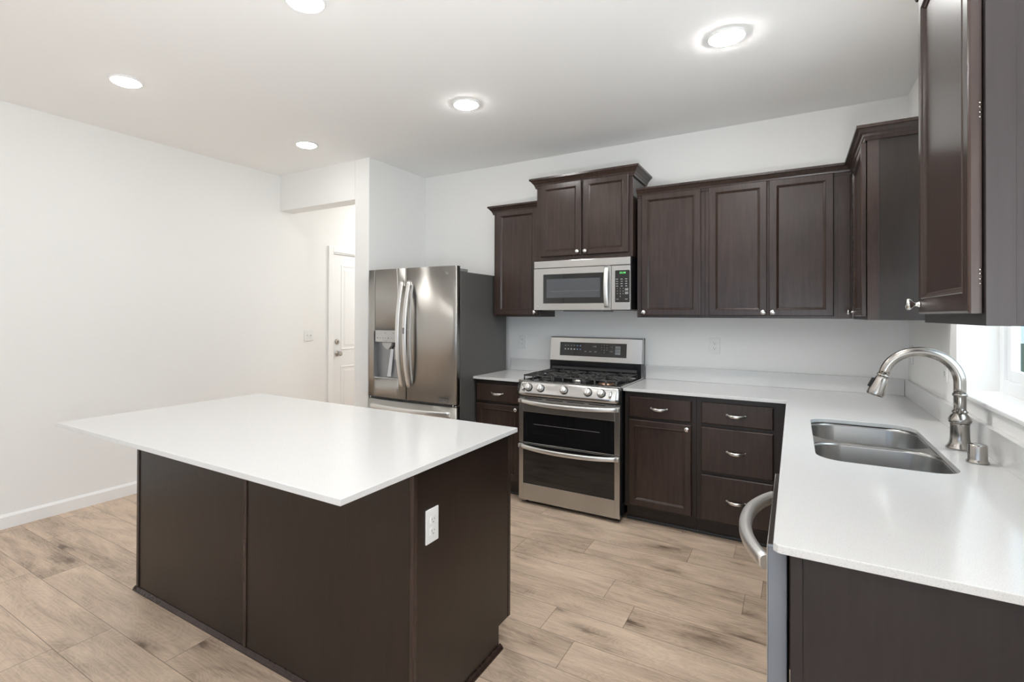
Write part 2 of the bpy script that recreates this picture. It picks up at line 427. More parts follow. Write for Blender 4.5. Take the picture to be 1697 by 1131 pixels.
struct(obj('wall_left', bm, WALL))
bm = nb(); box(bm, DX, XR+.14, 0, .14, 0, H); struct(obj('wall_back', bm, WALL))
bm = nb(); box(bm, DX, KX, KY, 0, 0, H, .004); box(bm, XL, DX, KY, KY+.165, 2.443, H); struct(obj('wall_partition', bm, WALL))
bm = nb(); box(bm, DX, DX+.12, .14, HALL, 0, H); box(bm, XL-.14, DX+.12, HALL, HALL+.12, 0, H); struct(obj('wall_hall', bm, WALL))
# right wall with sink window and patio door openings
WY0, WY1, WZ0, WZ1 = -2.25, -1.13, 1.075, 2.12
PY0, PY1, PZ1 = -6.8, -4.5, 2.1
WT = .19
bm = nb()
box(bm, XR, XR+WT, WY1, 0, 0, H); box(bm, XR, XR+WT, PY1, WY0, 0, H); box(bm, XR, XR+WT, WY0, WY1, 0, WZ0); box(bm, XR, XR+WT, WY0, WY1, WZ1, H)
box(bm, XR, XR+WT, PY0, PY1, PZ1, H); box(bm, XR, XR+WT, REAR, PY0, 0, H)
struct(obj('wall_right', bm, WALL))
bm = nb(); RW = (-1.5, 1.8, .35, 2.35)
box(bm, XL-.14, RW[0], REAR-.14, REAR, 0, H); box(bm, RW[1], XR+.14, REAR-.14, REAR, 0, H)
box(bm, RW[0], RW[1], REAR-.14, REAR, 0, RW[2]); box(bm, RW[0], RW[1], REAR-.14, REAR, RW[3], H)
struct(obj('wall_rear', bm, WALL))
# baseboards
def bboard(name, x0, x1, y0, y1, face):
    bm = nb(); t = .014; h = .092
    pr = [(0, 0), (t, 0), (t, h-.016), (t*.75, h-.010), (t*.45, h-.003), (t*.3, h), (0, h)]
    if face == '+x': prism(bm, [(x0+a, b_) for a, b_ in pr], 'y', y0, y1)
    elif face == '-x': prism(bm, [(x0-a, b_) for a, b_ in pr], 'y', y0, y1)
    elif face == '-y': prism(bm, [(y0-a, b_) for a, b_ in pr], 'x', x0, x1)
    elif face == '+y': prism(bm, [(y0+a, b_) for a, b_ in pr], 'x', x0, x1)
    struct(obj(name, bm, TRIM, fixn=True))
bboard('baseboard_left', XL, 0, REAR, -.185, '+x')
bboard('baseboard_partition', DX, KX, KY, 0, '-y')
bboard('baseboard_hall', DX, 0, KY, HALL, '-x')
bboard('baseboard_rear', XL, XR, REAR, 0, '+y')
bboard('baseboard_right', XR, 0, -4.44, -2.93, '-x')
# entry door in left wall
bm = nb()
box(bm, XL, XL+.018, D1[0]-.07, D1[0]-.005, 0, D1[2]+.07, .003); box(bm, XL, XL+.018, D1[1]+.005, D1[1]+.07, 0, D1[2]+.07, .003)
box(bm, XL, XL+.018, D1[0]-.005, D1[1]+.005, D1[2]+.005, D1[2]+.07, .003)
box(bm, XL-.12, XL+.003, D1[0]-.004, D1[0]+.012, 0, D1[2]); box(bm, XL-.12, XL+.003, D1[1]-.012, D1[1]+.004, 0, D1[2]); box(bm, XL-.12, XL+.003, D1[0], D1[1], D1[2]-.012, D1[2]+.004)
struct(obj('trim_1', bm, TRIM))
bm = nb(); dm = PX(XL-.006, D1[0]+.015, .01); DW_, DH = D1[1]-D1[0]-.03, D1[2]-.025
bx = nb()
box(bm, 0, DW_, 0, DH, -.04, 0, .002, mat=dm)
dr = struct(obj('door_1', bm, DOORP))
for z0, z1 in ((.22, .82), (1.0, 1.97)):
    bm = nb()
    rings_panel(bm, DW_-.23, z1-z0, [(0, .0005), (.006, .005), (.014, .006), (.024, .001), (.045, .001), (.06, .005)], .002, PX(XL-.006, D1[0]+.13, z0))
    p = obj('door_panel', bm, DOORP); p.parent = dr
bm = nb(); kp = (XL-.006, D1[0]+.075, .965)
lathe(bm, [(.032, 0), (.032, .006), (.014, .012), (.012, .030), (.024, .040), (.029, .052), (.026, .062), (.012, .067), (0, .068)], kp, (1, 0, 0)); p = obj('door_knob', bm, NICKEL); p.parent = dr
bm = nb(); lathe(bm, [(.030, 0), (.030, .008), (.024, .016), (.016, .018), (0, .018)], (kp[0], kp[1]-.003, 1.098), (1, 0, 0)); box(bm, kp[0]+.018, kp[0]+.030, kp[1]-.006, kp[1]+.002, 1.085, 1.111, .002); p = obj('deadbolt', bm, NICKEL); p.parent = dr
# sink window
bm = nb(); FXW = XR+.135
def wframe(bm, x0, x1, y0, y1, z0, z1, t, bev=.002):
    box(bm, x0, x1, y0, y0+t, z0, z1, bev); box(bm, x0, x1, y1-t, y1, z0, z1, bev); box(bm, x0, x1, y0+t, y1-t, z0, z0+t, bev); box(bm, x0, x1, y0+t, y1-t, z1-t, z1, bev)
wframe(bm, FXW, FXW+.05, WY0, WY1, WZ0+.018, WZ1, .055)
wn = struct(obj('window_1', bm, VINYL))
bm = nb(); ym = (WY0+WY1)/2
wframe(bm, FXW+.018, FXW+.045, WY0+.055, ym+.02, WZ0+.073, WZ1-.055, .04); wframe(bm, FXW+.010, FXW+.030, ym-.02, WY1-.055, WZ0+.073, WZ1-.055, .045)
p = obj('window_sash', bm, VINYL); p.parent = wn
bm = nb()
for k in (1, 2): box(bm, FXW+.017, FXW+.023, ym-.02, WY1-.1, WZ0+.073+k*.32, WZ0+.085+k*.32)
box(bm, FXW+.017, FXW+.023, WY1-.34, WY1-.328, WZ0+.1, WZ1-.1)
p = obj('window_muntin', bm, VINYL); p.parent = wn
bm = nb(); box(bm, FXW+.019, FXW+.022, WY0+.09, WY1-.09, WZ0+.11, WZ1-.09); p = obj('window_glass', bm, GLASS); p.parent = wn
bm = nb(); box(bm, XR-.012, FXW+.01, WY0+.001, WY1-.001, WZ0-.002, WZ0+.018, .006); struct(obj('trim_2', bm, TRIM))
# rear window and patio door (behind the viewpoint)
for nm, args in (('window_2', None),):
    bm = nb(); x0, x1, z0, z1 = RW
    for a, b_ in ((x0, x0+.06), (x1-.06, x1), ((x0*2+x1)/3-.04, (x0*2+x1)/3+.04), ((x0+2*x1)/3-.04, (x0+2*x1)/3+.04)): box(bm, a, b_, REAR-.10, REAR-.04, z0, z1)
    box(bm, x0, x1, REAR-.10, REAR-.04, z0, z0+.06); box(bm, x0, x1, REAR-.10, REAR-.04, z1-.06, z1)
    o = struct(obj('window_2', bm, VINYL))
bm = nb()
wframe(bm, XR+.05, XR+.11, PY0, (PY0+PY1)/2+.03, 0, PZ1, .07); wframe(bm, XR+.03, XR+.09, (PY0+PY1)/2-.03, PY1, 0, PZ1, .07)
struct(obj('door_2', bm, VINYL))
# ------------------------------------------------------------------ outside
bm = nb(); box(bm, -40, 40, -40, 40, -.32, -.22); struct(obj('ground_outside', bm, GRASS))
bm = nb()
for k in range(2600):
    c = Vector((random.uniform(4.3, 5.0), random.uniform(-5, 3.5), random.uniform(-.2, 2.6)))
    a = Vector((random.uniform(-1, 1), random.uniform(-1, 1), random.uniform(-1, 1))).normalized()*.09
    x, y = frame_of(a); bm.faces.new([bm.verts.new(c+a*s+x*.05*q) for s, q in ((-1, 0), (0, 1), (1, 0), (0, -1))])
hd = tag(obj('hedge', bm, LEAF, fixn=False), 'dark green leafy hedge seen outside through the sink window', 'hedge')
hd['kind'] = 'stuff'

# ------------------------------------------------------------------ ceiling lights
def downlight(x, y, label, led=None):
    t = thing('ceiling_light', label, 'ceiling light', (x, y, H), 'flush round ceiling lights')
    bm = nb(); lathe(bm, [(.0905, 0), (.0905, -.004), (.085, -.009), (.078, -.010), (.078, 0)], (x, y, H), (0, 0, 1), 40); obj('trim_ring', bm, TRIM, t)
    bm = nb(); lathe(bm, [(.0775, -.003), (.0775, -.010), (.070, -.014), (.050, -.0165), (.025, -.018), (0, -.0185)], (x, y, H), (0, 0, 1), 40); obj('diffuser', bm, led or LED, t)
downlight(-1.99, -2.69, 'round lit ceiling light furthest left, above floor left of the island')
downlight(-1.99, -1.345, 'round lit ceiling light nearest the hall doorway')
downlight(-.449, -1.345, 'round lit ceiling light in front of the tall cabinet over the range', LED2)
downlight(1.09, -1.36, 'round lit ceiling light at right, above the sink side counter', LED3)
downlight(-.452, -2.66, 'round lit ceiling light cut by the top edge, above the island')
downlight(1.09, -2.67, 'round lit ceiling light above the dishwasher, out of the frame')
downlight(-2.48, .75, 'round lit ceiling light inside the hall beyond the doorway', LED2)
downlight(-2.48, 1.75, 'unseen round ceiling light added to brighten the hall, near its end wall', LED2)  # extra unseen lamp, added to brighten the hall
downlight(-1.99, -4.6, 'invented round ceiling light, unseen behind the viewpoint at the left wall')  # this and the next two are invented lamps, out of view
downlight(-.45, -4.6, 'invented round ceiling light, unseen behind the viewpoint in the room centre')
downlight(1.09, -4.6, 'invented round ceiling light, unseen behind the viewpoint near the patio door')

# ------------------------------------------------------------------ upper cabinets
UB, UT = 1.395, 2.30
DB, DT = 1.410, 2.286
def carcass(parent, x0, x1, yf, z0, z1, yb=-.002, m=WOOD):
    bm = nb(); box(bm, x0, x1, yf, yb, z0, z1, .001); return obj('body', bm, m, parent)
# left
t = thing('wall_cabinet', 'tall narrow single-door dark wall cabinet between the fridge and the microwave', 'cabinet', (-.593, 0, UB), 'dark wall cabinets')
carcass(t, -.803, -.384, -.333, UB, UT)
cab_door(t, FY(-.775, -.353, DB), .385, DT-DB, (.385-.022, .024))
bm = nb(); crown(bm, [(-.803, -.004), (-.803, -.333), (-.384, -.333)], UT-.012); obj('crown', bm, WOOD, t)
# centre
CZ0, CZ1 = 1.842, 2.462
t = thing('wall_cabinet', 'raised two-door dark wall cabinet directly above the microwave', 'cabinet', (0, 0, CZ0), 'dark wall cabinets')
carcass(t, -.381, .381, -.383, CZ0, CZ1)
cab_door(t, FY(-.343, -.403, 1.872), .338, .575, (.338-.024, .026))
cab_door(t, FY(.010, -.403, 1.872), .342, .575, (.022, .026))
bm = nb(); crown(bm, [(-.381, -.004), (-.381, -.383), (.381, -.383), (.381, -.004)], CZ1-.012, sc=1.08); obj('crown', bm, WOOD, t)
# main right of the microwave
t = thing('wall_cabinet', 'single-door dark wall cabinet just right of the microwave', 'cabinet', (.63, 0, UB), 'dark wall cabinets')
carcass(t, .400, .8555, -.333, UB, UT)
cab_door(t, FY(.4333, -.353, DB), .3967, DT-DB, (.020, .024))
t = thing('wall_cabinet', 'wide two-door dark wall cabinet on the back wall in the corner', 'cabinet', (1.25, 0, UB), 'dark wall cabinets')
carcass(t, .8565, 1.673, -.333, UB, UT)
cab_door(t, FY(.8812, -.353, DB), .3443, DT-DB, (.3443-.022, .024))
cab_door(t, FY(1.2356, -.353, DB), .3433, DT-DB, (.022, .024))
bm = nb(); box(bm, 1.598, 1.660, -.341, -.3335, UB, UT, .001); obj('filler_strip', bm, WOOD, t)
# side-run wall cabinets
XF = 1.675
t = thing('wall_cabinet', 'dark wall cabinet on the right wall beside the corner, door ajar', 'cabinet', (1.83, -.7, UB), 'dark wall cabinets')
bm = nb(); box(bm, XF, XR-.002, -1.04, -.336, UB-.002, UT, .001); obj('body', bm, WOODP, t)
bm = nb(); box(bm, XF+.012, XF+.030, -1.0415, -1.039, UB, UT-.02); box(bm, XF+.001, XF+.045, -1.0425, -1.0395, UB-.002, UT-.02, .0005); obj('face_frame', bm, WOOD, t)
md = Matrix.Translation((XF-.008, -1.018, 0)) @ Matrix.Rotation(math.radians(-1.2), 4, 'Z') @ FX(-.014, .56, DB)
cab_door(t, md, .56, DT-DB-.02, (.028, .026))
t = thing('wall_cabinet', 'nearest dark wall cabinet at the upper right edge, beside the window', 'cabinet', (1.83, -2.6, UB), 'dark wall cabinets')
bm = nb(); box(bm, XF, XR-.002, -2.875, -2.345, UB, UT, .001); obj('body', bm, SIDE, t)
bm = nb(); box(bm, XF-.0005, XF+.040, -2.8775, -2.8745, UB, UT-.02, .0005); obj('face_frame', bm, SIDE, t)
md = Matrix.Translation((XF-.007, -2.862, 0)) @ Matrix.Rotation(math.radians(-.6), 4, 'Z') @ FX(-.014, .502, DB+.008)
cab_door(t, md, .50, DT-DB-.02, (.026, .026))
for hz in (1.487, 1.802, 2.14):
    bm = nb(); box(bm, XF-.006, XF-.001, -2.858, -2.846, hz-.016, hz+.016, .001)
    for dz_ in (-.013, -.004, .006, .014): lathe(bm, [(.0022, 0), (.0022, .004), (0, .005)], (XF-.0045, -2.858, hz+dz_), (0, -1, 0), 8)
    obj('hinge', bm, NICKEL, t)
bm = nb(); crown(bm, [(XF, -2.345), (XF, -2.875), (XR-.004, -2.875)][::1], UT-.012)
bm.free(); bm = nb(); crown(bm, [(XR-.004, -2.345), (XF, -2.345), (XF, -2.875), (XR-.004, -2.875)], UT-.012); obj('crown', bm, WOOD, t)
bm = nb(); crown(bm, [(.400, -.333), (XF, -.333), (XF, -1.04), (XR-.004, -1.04)], UT-.012)
tag(obj('crown_molding', bm, WOOD), 'long dark crown molding over the corner wall cabinets, turning onto the right wall', 'molding')

# ------------------------------------------------------------------ base cabinets along back wall
BF = -.608
def base_body(t, x0, x1, toe=True):
    bm = nb(); box(bm, x0, x1, BF, -.004, .105, .894, .001); box(bm, x0, x1, -.547, -.004, .0, .105); obj('body', bm, WOODP, t)
    bm = nb(); prism(bm, [(-.5475, 0), (-.5475, .018), (-.553, .017), (-.559, .009), (-.560, 0)], 'x', x0, x1); obj('toe_molding', bm, BLACKW, t)
t = thing('base_cabinet', 'narrow dark base cabinet between the fridge and the range', 'cabinet', (-.61, -.3, 0), 'dark base cabinets')
base_body(t, -.812, -.388)
drawer_front(t, FY(-.800, -.628, .722), .386, .138)
cab_door(t, FY(-.800, -.628, .122), .386, .583, (.386-.022, .583-.026))
t = thing('base_cabinet', 'dark base cabinet with one drawer over one door, right of the range', 'cabinet', (.62, -.3, 0), 'dark base cabinets')
base_body(t, .388, .8435)
drawer_front(t, FY(.4180, -.628, .722), .398, .138)
cab_door(t, FY(.4180, -.628, .122), .398, .583, (.398-.024, .583-.026))
t = thing('base_cabinet', 'dark base cabinet with three stacked drawers beside the corner', 'cabinet', (1.1, -.3, 0), 'dark base cabinets')
base_body(t, .8445, 1.355)
drawer_front(t, FY(.8735, -.628, .726), .3975, .136)
drawer_front(t, FY(.8735, -.628, .424), .3975, .282)
drawer_front(t, FY(.8735, -.628, .118), .3975, .287)
# ------------------------------------------------------------------ side run
t = thing('base_cabinet', 'dark sink base cabinet under the sink, hidden below the right counter', 'cabinet', (1.68, -1.3, 0), 'dark base cabinets')
bm = nb()
box(bm, 1.375, 1.393, -2.19, -.645, .105, .894); box(bm, 1.393, XR-.004, -.664, -.646, .105, .894); box(bm, 1.393, XR-.004, -2.19, -2.172, .105, .894)
box(bm, 1.393, XR-.004, -2.172, -.664, .105, .123); box(bm, 1.43, 1.45, -2.19, -.646, 0, .105); obj('body', bm, WOODP, t)
cab_door(t, FX(1.355, -1.15, .122), .40, .583, (.37, .55)); cab_door(t, FX(1.355, -1.57, .122), .40, .583, (.03, .55))
drawer_front(t, FX(1.355, -1.15, .722), .82, .138, False)
# end panel
bm = nb(); box(bm, 1.367, 1.390, -2.868, -2.848, 0, .894, .001); box(bm, 1.390, XR-.004, -2.864, -2.848, 0, .894, .0005)
tag(obj('end_panel', bm, SIDE), 'dark panel closing the near end of the sink counter run', 'panel')
# dishwasher
t = thing('dishwasher', 'stainless dishwasher under the near end of the sink counter', 'dishwasher', (1.6, -2.52, 0))
bm = nb(); box(bm, 1.375, 1.95, -2.835, -2.205, .10, .885, .002); box(bm, 1.42, 1.95, -2.83, -2.21, 0, .10); obj('tub', bm, BLACK, t)
bm = nb(); box(bm, 1.3235, 1.361, -2.836, -2.206, .115, .890, .002); dwd = obj('door', bm, plain('dishwasher_grey', (.20, .215, .25), .45, .2, noise=.03, bscale=30), t)
bm = nb(); box(bm, 1.3215, 1.3232, -2.8355, -2.2065, .116, .8895, .0004); q = obj('front_panel', bm, STEEL); q.parent = dwd
bm = nb(); box(bm, 1.3235, 1.360, -2.826, -2.21, .8895, .8915); q = obj('control_strip', bm, steel('control_strip_steel', (.20, .175, .15), .22, True, 0)); q.parent = dwd
bm = nb(); pts = []; fl = []
for k in range(25):
    s = -1+2*k/24; pts.append((1.322-.004-.060*(1-abs(s)**2.2), -2.521+s*.262, .828)); fl.append((.017, .016-.003*s*s))
tube(bm, pts, 1, 14, fl, up=(0, 0, 1)); q = obj('handle', bm, HANDLE); q.parent = dwd

# ------------------------------------------------------------------ countertops
TH = .019
SX0, SX1, SY0, SY1 = 1.440, 1.828, -2.015, -1.150
bm = nb()
outer = [(.384, -.648), (1.335, -.648), (1.335, -2.872), (1.343, -2.883), (1.352, -2.885), (XR-.002, -2.885), (XR-.002, -.002), (.384, -.002)]
slab(bm, outer, [rrect(SX0, SX1, SY0, SY1, .085, 8)], .914-TH, .914)
ct = obj('countertop', bm, QUARTZ, bevel=.002)
ctt = thing('countertop', 'white quartz L-shaped countertop with the sink cutout', 'countertop', (1.3, -.3, .914)); 
ct.name = 'slab'; ct.parent = ctt; ct.matrix_parent_inverse = Matrix.Translation(-ctt.location)
bm = nb(); box(bm, .388, XR-.022, -.021, -.001, .9145, 1.018, .0015); obj('backsplash', bm, QUARTZ, ctt)
bm = nb(); box(bm, XR-.021, XR-.001, -2.885, -.001, .9145, 1.018, .0015); obj('backsplash', bm, QUARTZ, ctt)
ctt = thing('countertop', 'short white quartz countertop between the fridge and the range', 'countertop', (-.6, -.3, .914))
bm = nb(); box(bm, -.818, -.386, -.648, -.002, .914-TH, .914, .0015); obj('slab', bm, QUARTZ, ctt)
bm = nb(); box(bm, -.805, -.388, -.021, -.001, .9145, 1.018, .0015); obj('backsplash', bm, QUARTZ, ctt)

# ------------------------------------------------------------------ sink
t = thing('sink', 'double-bowl stainless undermount sink set into the white counter', 'sink', (1.63, -1.58, .89))
ZF = .914-TH-.001
def bowl(y0, y1):
    bm = nb(); x0, x1 = SX0-.004, SX1+.004
    levels = [(0, 0), (.003, -.012), (.006, -.16), (.020, -.19), (.055, -.205)]
    loops = []
    for i, dz in levels:
        loops.append([bm.verts.new((x, y, ZF+dz)) for x, y in rrect(x0+i, x1-i, y0+i, y1-i, max(.02, .105-i), 8)])
    for a, b_ in zip(loops, loops[1:]):
        n_ = len(a)
        for k in range(n_):
            f = bm.faces.new((a[k], a[(k+1) % n_], b_[(k+1) % n_], b_[k])); f.smooth = True
    f = bm.faces.new(loops[-1])
    o = obj('bowl', bm, STEELB, t, fixn=False)
    md = o.modifiers.new('solid', 'SOLIDIFY'); md.thickness = .0015; md.offset = -1 if False else 1
    bm = nb(); cx_, cy_ = (x0+x1)/2+.02, (y0+y1)/2
    lathe(bm, [(.045, 0), (.045, .003), (.030, .002), (.028, -.004), (0, -.004)], (cx_, cy_, ZF-.2035), (0, 0, 1), 24); d = obj('drain', bm, CHROME); d.parent = o
YD = -1.585
bowl(YD+.012, SY1+.004); bowl(SY0-.004, YD-.012)
bm = nb(); x0, x1 = SX0-.004, SX1+.004
slab(bm, rrect(SX0-.02, SX1+.02, SY0-.02, SY1+.02, .09, 6), [rrect(x0, x1, YD+.012, SY1+.004, .105, 8), rrect(x0, x1, SY0-.004, YD-.012, .105, 8)], ZF-.002, ZF)
obj('rim', bm, NICKEL, t)

# ------------------------------------------------------------------ faucet
FX_, FY_ = 1.903, -1.56
t = thing('faucet', 'brushed nickel gooseneck pull-down kitchen faucet behind the sink', 'faucet', (FX_, FY_, .914))
bm = nb(); lathe(bm, [(.041, 0), (.041, .004), (.036, .010), (.031, .022), (.0285, .040), (.0275, .088), (.029, .090), (.029, .093), (.0265, .095)], (FX_, FY_, .9145), seg=32); obj('base', bm, NICKEL, t)
bm = nb(); lathe(bm, [(.026, .094), (.032, .098), (.034, .104), (.033, .112), (.028, .122), (.0215, .130), (.0205, .133), (.0235, .135), (.0235, .140), (.0195, .142), (.0185, .150), (.0185, .196), (.022, .198), (.022, .205), (.0195, .207)], (FX_, FY_, .9145), seg=32); obj('valve_body', bm, NICKEL, t)
bm = nb(); R_ = .113; cxx, zc = FX_-R_, 1.161; pts = [(FX_, FY_, 1.118), (FX_, FY_, 1.14)]
for k in range(29):
    a = math.radians(162*k/28); pts.append((cxx+R_*math.cos(a), FY_-.0*k, zc+R_*math.sin(a)))
a = math.radians(162); dx, dz = -math.sin(a), math.cos(a)
ex, ez = pts[-1][0], pts[-1][2]; pts.append((ex+dx*.02, FY_, ez+dz*.02))
tube(bm, pts, .0185, 24); obj('gooseneck', bm, NICKEL, t)
bm = nb(); lathe(bm, [(.0185, .018), (.021, .019), (.021, .024), (.0185, .026), (.0205, .034), (.024, .055), (.0285, .085), (.030, .100), (.029, .106), (.024, .108), (.022, .105), (0, .105)], (ex, FY_, ez), (dx, 0, dz), 28); sh = obj('spray_head', bm, NICKEL, t)
bm = nb(); px_, pz_ = ex+dx*.06, ez+dz*.06; nx, nz_ = dz, -dx
prism(bm, [(px_+nx*.022+dx*-.018, pz_+nz_*.022+dz*-.018), (px_+nx*.030+dx*-.016, pz_+nz_*.030+dz*-.016), (px_+nx*.034+dx*.020, pz_+nz_*.034+dz*.020), (px_+nx*.024+dx*.022, pz_+nz_*.024+dz*.022)], 'y', FY_-.008, FY_+.008)
q = obj('spray_button', bm, RUBBER); q.parent = sh
bm = nb(); lathe(bm, [(.012, 0), (.012, .018), (.010, .020), (.010, .024), (0, .025)], (FX_-.002, FY_-.016, 1.060), (-.25, -.97, 0), 16)
tube(bm, [(FX_-.008, FY_-.036, 1.048), (FX_-.009, FY_-.040, 1.075), (FX_-.010, FY_-.042, 1.112)], 1, 12, [(.006, .009), (.005, .0085), (.004, .0075)], up=(1, 0, 0)); obj('lever', bm, NICKEL, t)
# air gap cap
bm = nb(); lathe(bm, [(.030, 0), (.030, .004), (.0265, .009), (.0255, .014), (.0255, .058), (.0235, .062), (.010, .0635), (0, .0635)], (1.903, -1.782, .9145), seg=28)
tag(obj('air_gap_cap', bm, NICKEL), 'short brushed nickel cylinder cap on the counter beside the faucet', 'cap')

# ------------------------------------------------------------------ fridge
f0, f1 = -1.735, -.822; FY0 = -.904; seam = -1.300
t = thing('refrigerator', 'stainless french-door refrigerator with dispenser in the wall alcove', 'refrigerator', (-1.28, -.45, 0))
bm = nb(); box(bm, f0+.008, f1, -.828, -.075, .03, 1.748, .004); obj('body', bm, FRSIDE, t)
bm = nb(); box(bm, f0+.03, f1-.03, -.80, -.10, 0, .03); box(bm, f0+.02, f1-.02, -.845, -.80, .02, .10); obj('base_grille', bm, BLACK, t)
def fdoor_bm(x0, x1, z0, z1, le=True, re=True):
    """door slab gently bowed: front slightly convex across the full fridge width"""
    bm = nb(); n_ = 14; yb = -.838
    def yf(x):
        u = (x-(f0+f1)/2)/((f1-f0)/2); return FY0 + .020*abs(u)**2.4
    xs = [x0+(x1-x0)*k/n_ for k in range(n_+1)]
    prof = [(x0, yb)] + ([(x0, yf(x0)+.006), (x0+.0015, yf(x0)+.0025), (x0+.006, yf(x0+.006))] if le else [(x0, yf(x0))]) + [(x, yf(x)) for x in xs[1:-1]] + ([(x1-.006, yf(x1-.006)), (x1-.0015, yf(x1)+.0025), (x1, yf(x1)+.006)] if re else [(x1, yf(x1))]) + [(x1, yb)]
    prism(bm, prof, 'z', z0, z1, smooth=True); return bm, yf
bm, yf = fdoor_bm(seam+.003, f1, .715, 1.789); rd = obj('fridge_door', bm, STEEL, t); rd['label'] = 'right fridge door with door-in-door handle'
# left door with dispenser recess, built around the opening
hx0, hx1, hz0, hz1 = -1.660, -1.385, .868, 1.270
bm = nb()
for a in ((f0, hx0, .715, 1.789, True, False), (hx1, seam-.003, .715, 1.789, False, True), (hx0, hx1, .715, hz0, False, False), (hx0, hx1, hz1, 1.789, False, False)):
    b2, _ = fdoor_bm(*a)
    merge(bm, b2)
ld = obj('fridge_door', bm, STEEL, t); ld['label'] = 'left fridge door with water dispenser'
bm = nb(); box(bm, hx0, hx1, -.846, -.842, hz0, hz1); box(bm, hx0, hx0+.003, -.90, -.842, hz0, hz1); box(bm, hx1-.003, hx1, -.90, -.842, hz0, hz1); box(bm, hx0, hx1, -.90, -.842, hz1-.003, hz1); box(bm, hx0, hx1, -.898, -.842, hz0, hz0+.006, .001)
q = obj('dispenser_recess', bm, plain('dispenser_grey', (.34, .34, .345), .35, .6, noise=.04, bscale=40)); q.parent = ld
bm = nb(); box(bm, hx0+.028, hx1-.028, -.912, -.862, 1.178, hz1+.006, .004); q = obj('dispenser_panel', bm, PLLIGHT); q.parent = ld
def mark(parent, m, name='printed_mark'):
    def put(fn):
        b_ = nb(); fn(b_); q_ = obj(name, b_, m); q_.parent = parent
    return put
mk_ = mark(ld, GYTXT)
mk_(lambda b_: text_bm(b_, 'LG', .016, FY(-1.520, -.9123, 1.256)))
mk_(lambda b_: box(b_, -1.434, -1.428, -.9126, -.9121, 1.250, 1.262))
mk_(lambda b_: text_bm(b_, 'HOLD 3 SEC', .010, FY(-1.522, -.9123, 1.192)))
for k, u in enumerate((-1.605, -1.575, -1.543, -1.515, -1.485, -1.45)):
    mk_(lambda b_: lathe(b_, [(.006, 0), (.006, .0004)], (u, -.9121, 1.212), (0, -1, 0), 12) if k in (0, 4) else box(b_, u-.007, u+.007, -.9126, -.9121, 1.210, 1.214))
bm = nb(); prism(bm, [(-1.570, 1.176), (-1.462, 1.176), (-1.470, 1.150), (-1.500, 1.118), (-1.525, 1.118), (-1.560, 1.150)], 'y', -.895, -.862); q = obj('dispenser_nozzle', bm, PLLIGHT); q.parent = ld
bm = nb(); prism(bm, [(-1.50, 1.12), (-1.47, 1.12), (-1.50, .885), (-1.54, .885)], 'y', -.862, -.848); q = obj('dispenser_chute', bm, steel('chute_steel', (.7, .72, .76), .25, True, 0)); q.parent = ld
bm = nb(); box(bm, -1.445, -1.395, -.885, -.850, 1.035, 1.135, .004); q = obj('dispenser_paddle', bm, PLLIGHT); q.parent = ld
bm = nb(); box(bm, hx0+.004, hx1-.004, -.897, -.85, hz0+.006, hz0+.010, .001); q = obj('drip_tray', bm, CHROME); q.parent = ld
def fhandle(x, part, door_in=False):
    bm = nb(); pts = []; fl = []; za, zb = .822, 1.682
    for k in range(29):
        s = -1+2*k/28; pts.append((x, FY0-.012-.062*(1-s*s), (za+zb)/2+s*(zb-za)/2)); fl.append((.0185, .010))
    tube(bm, pts, 1, 20, fl, up=(1, 0, 0))
    for z in (za+.02, zb-.02): box(bm, x-.012, x+.012, FY0-.022, FY0+.004, z-.018, z+.018, .003)
    q = obj('handle', bm, HANDLE); q.parent = part
    if door_in:
        bm = nb(); pts = [(x+.030, FY0-.006-.034*(1-s*s), 1.252+s*.40) for s in [-1+2*k/20 for k in range(21)]]
        tube(bm, pts, 1, 10, (.008, .005), up=(1, 0, 0)); box(bm, x+.005, x+.032, FY0-.050, FY0-.040, 1.285, 1.293, .001)
        q2 = obj('release_lever', bm, PLLIGHT); q2.parent = part
        bm = nb(); box(bm, x-.009, x+.009, FY0-.0885, FY0-.080, 1.255, 1.305, .002); q3 = obj('handle_button', bm, PLGREY); q3.parent = part
fhandle(seam-.036, ld); fhandle(seam+.036, rd, True)
bm = nb(); lc = Vector((-.905, FY0+.0085, 1.735))
for k in range(18):
    if k in (1, 2, 3): continue
    a0, a1 = math.radians(20*k), math.radians(20*k+20)
    ps = [lc+Vector((math.cos(a)*r, -.0012, math.sin(a)*r)) for a, r in ((a0, .011), (a1, .011), (a1, .0125), (a0, .0125))]
    bm.faces.new([bm.verts.new(p) for p in ps])
box(bm, lc.x-.001, lc.x+.001, lc.y-.0014, lc.y-.0004, lc.z-.006, lc.z+.006); box(bm, lc.x-.001, lc.x+.005, lc.y-.0014, lc.y-.0004, lc.z-.006, lc.z-.004)
box(bm, lc.x-.006, lc.x-.004, lc.y-.0014, lc.y-.0004, lc.z+.001, lc.z+.003)
q = obj('round_logo', bm, WHTXT); q.parent = rd
bm = nb()
for k in range(6): box(bm, -.975+k*.014, -.975+k*.014+.009, FY0+.003, FY0+.0055, .735, .746)
box(bm, -.980, -.885, FY0+.0025, FY0+.0065, .7285, .7315); box(bm, -.980, -.885, FY0+.0025, FY0+.0065, .7495, .7525)
q = obj('badge', bm, GYTXT); q.parent = rd
bm, _ = fdoor_bm(f0, f1, .375, .692); fd = obj('freezer_drawer', bm, STEEL, t)
bm, _ = fdoor_bm(f0, f1, .095, .365); fd2 = obj('freezer_drawer', bm, STEEL, t)
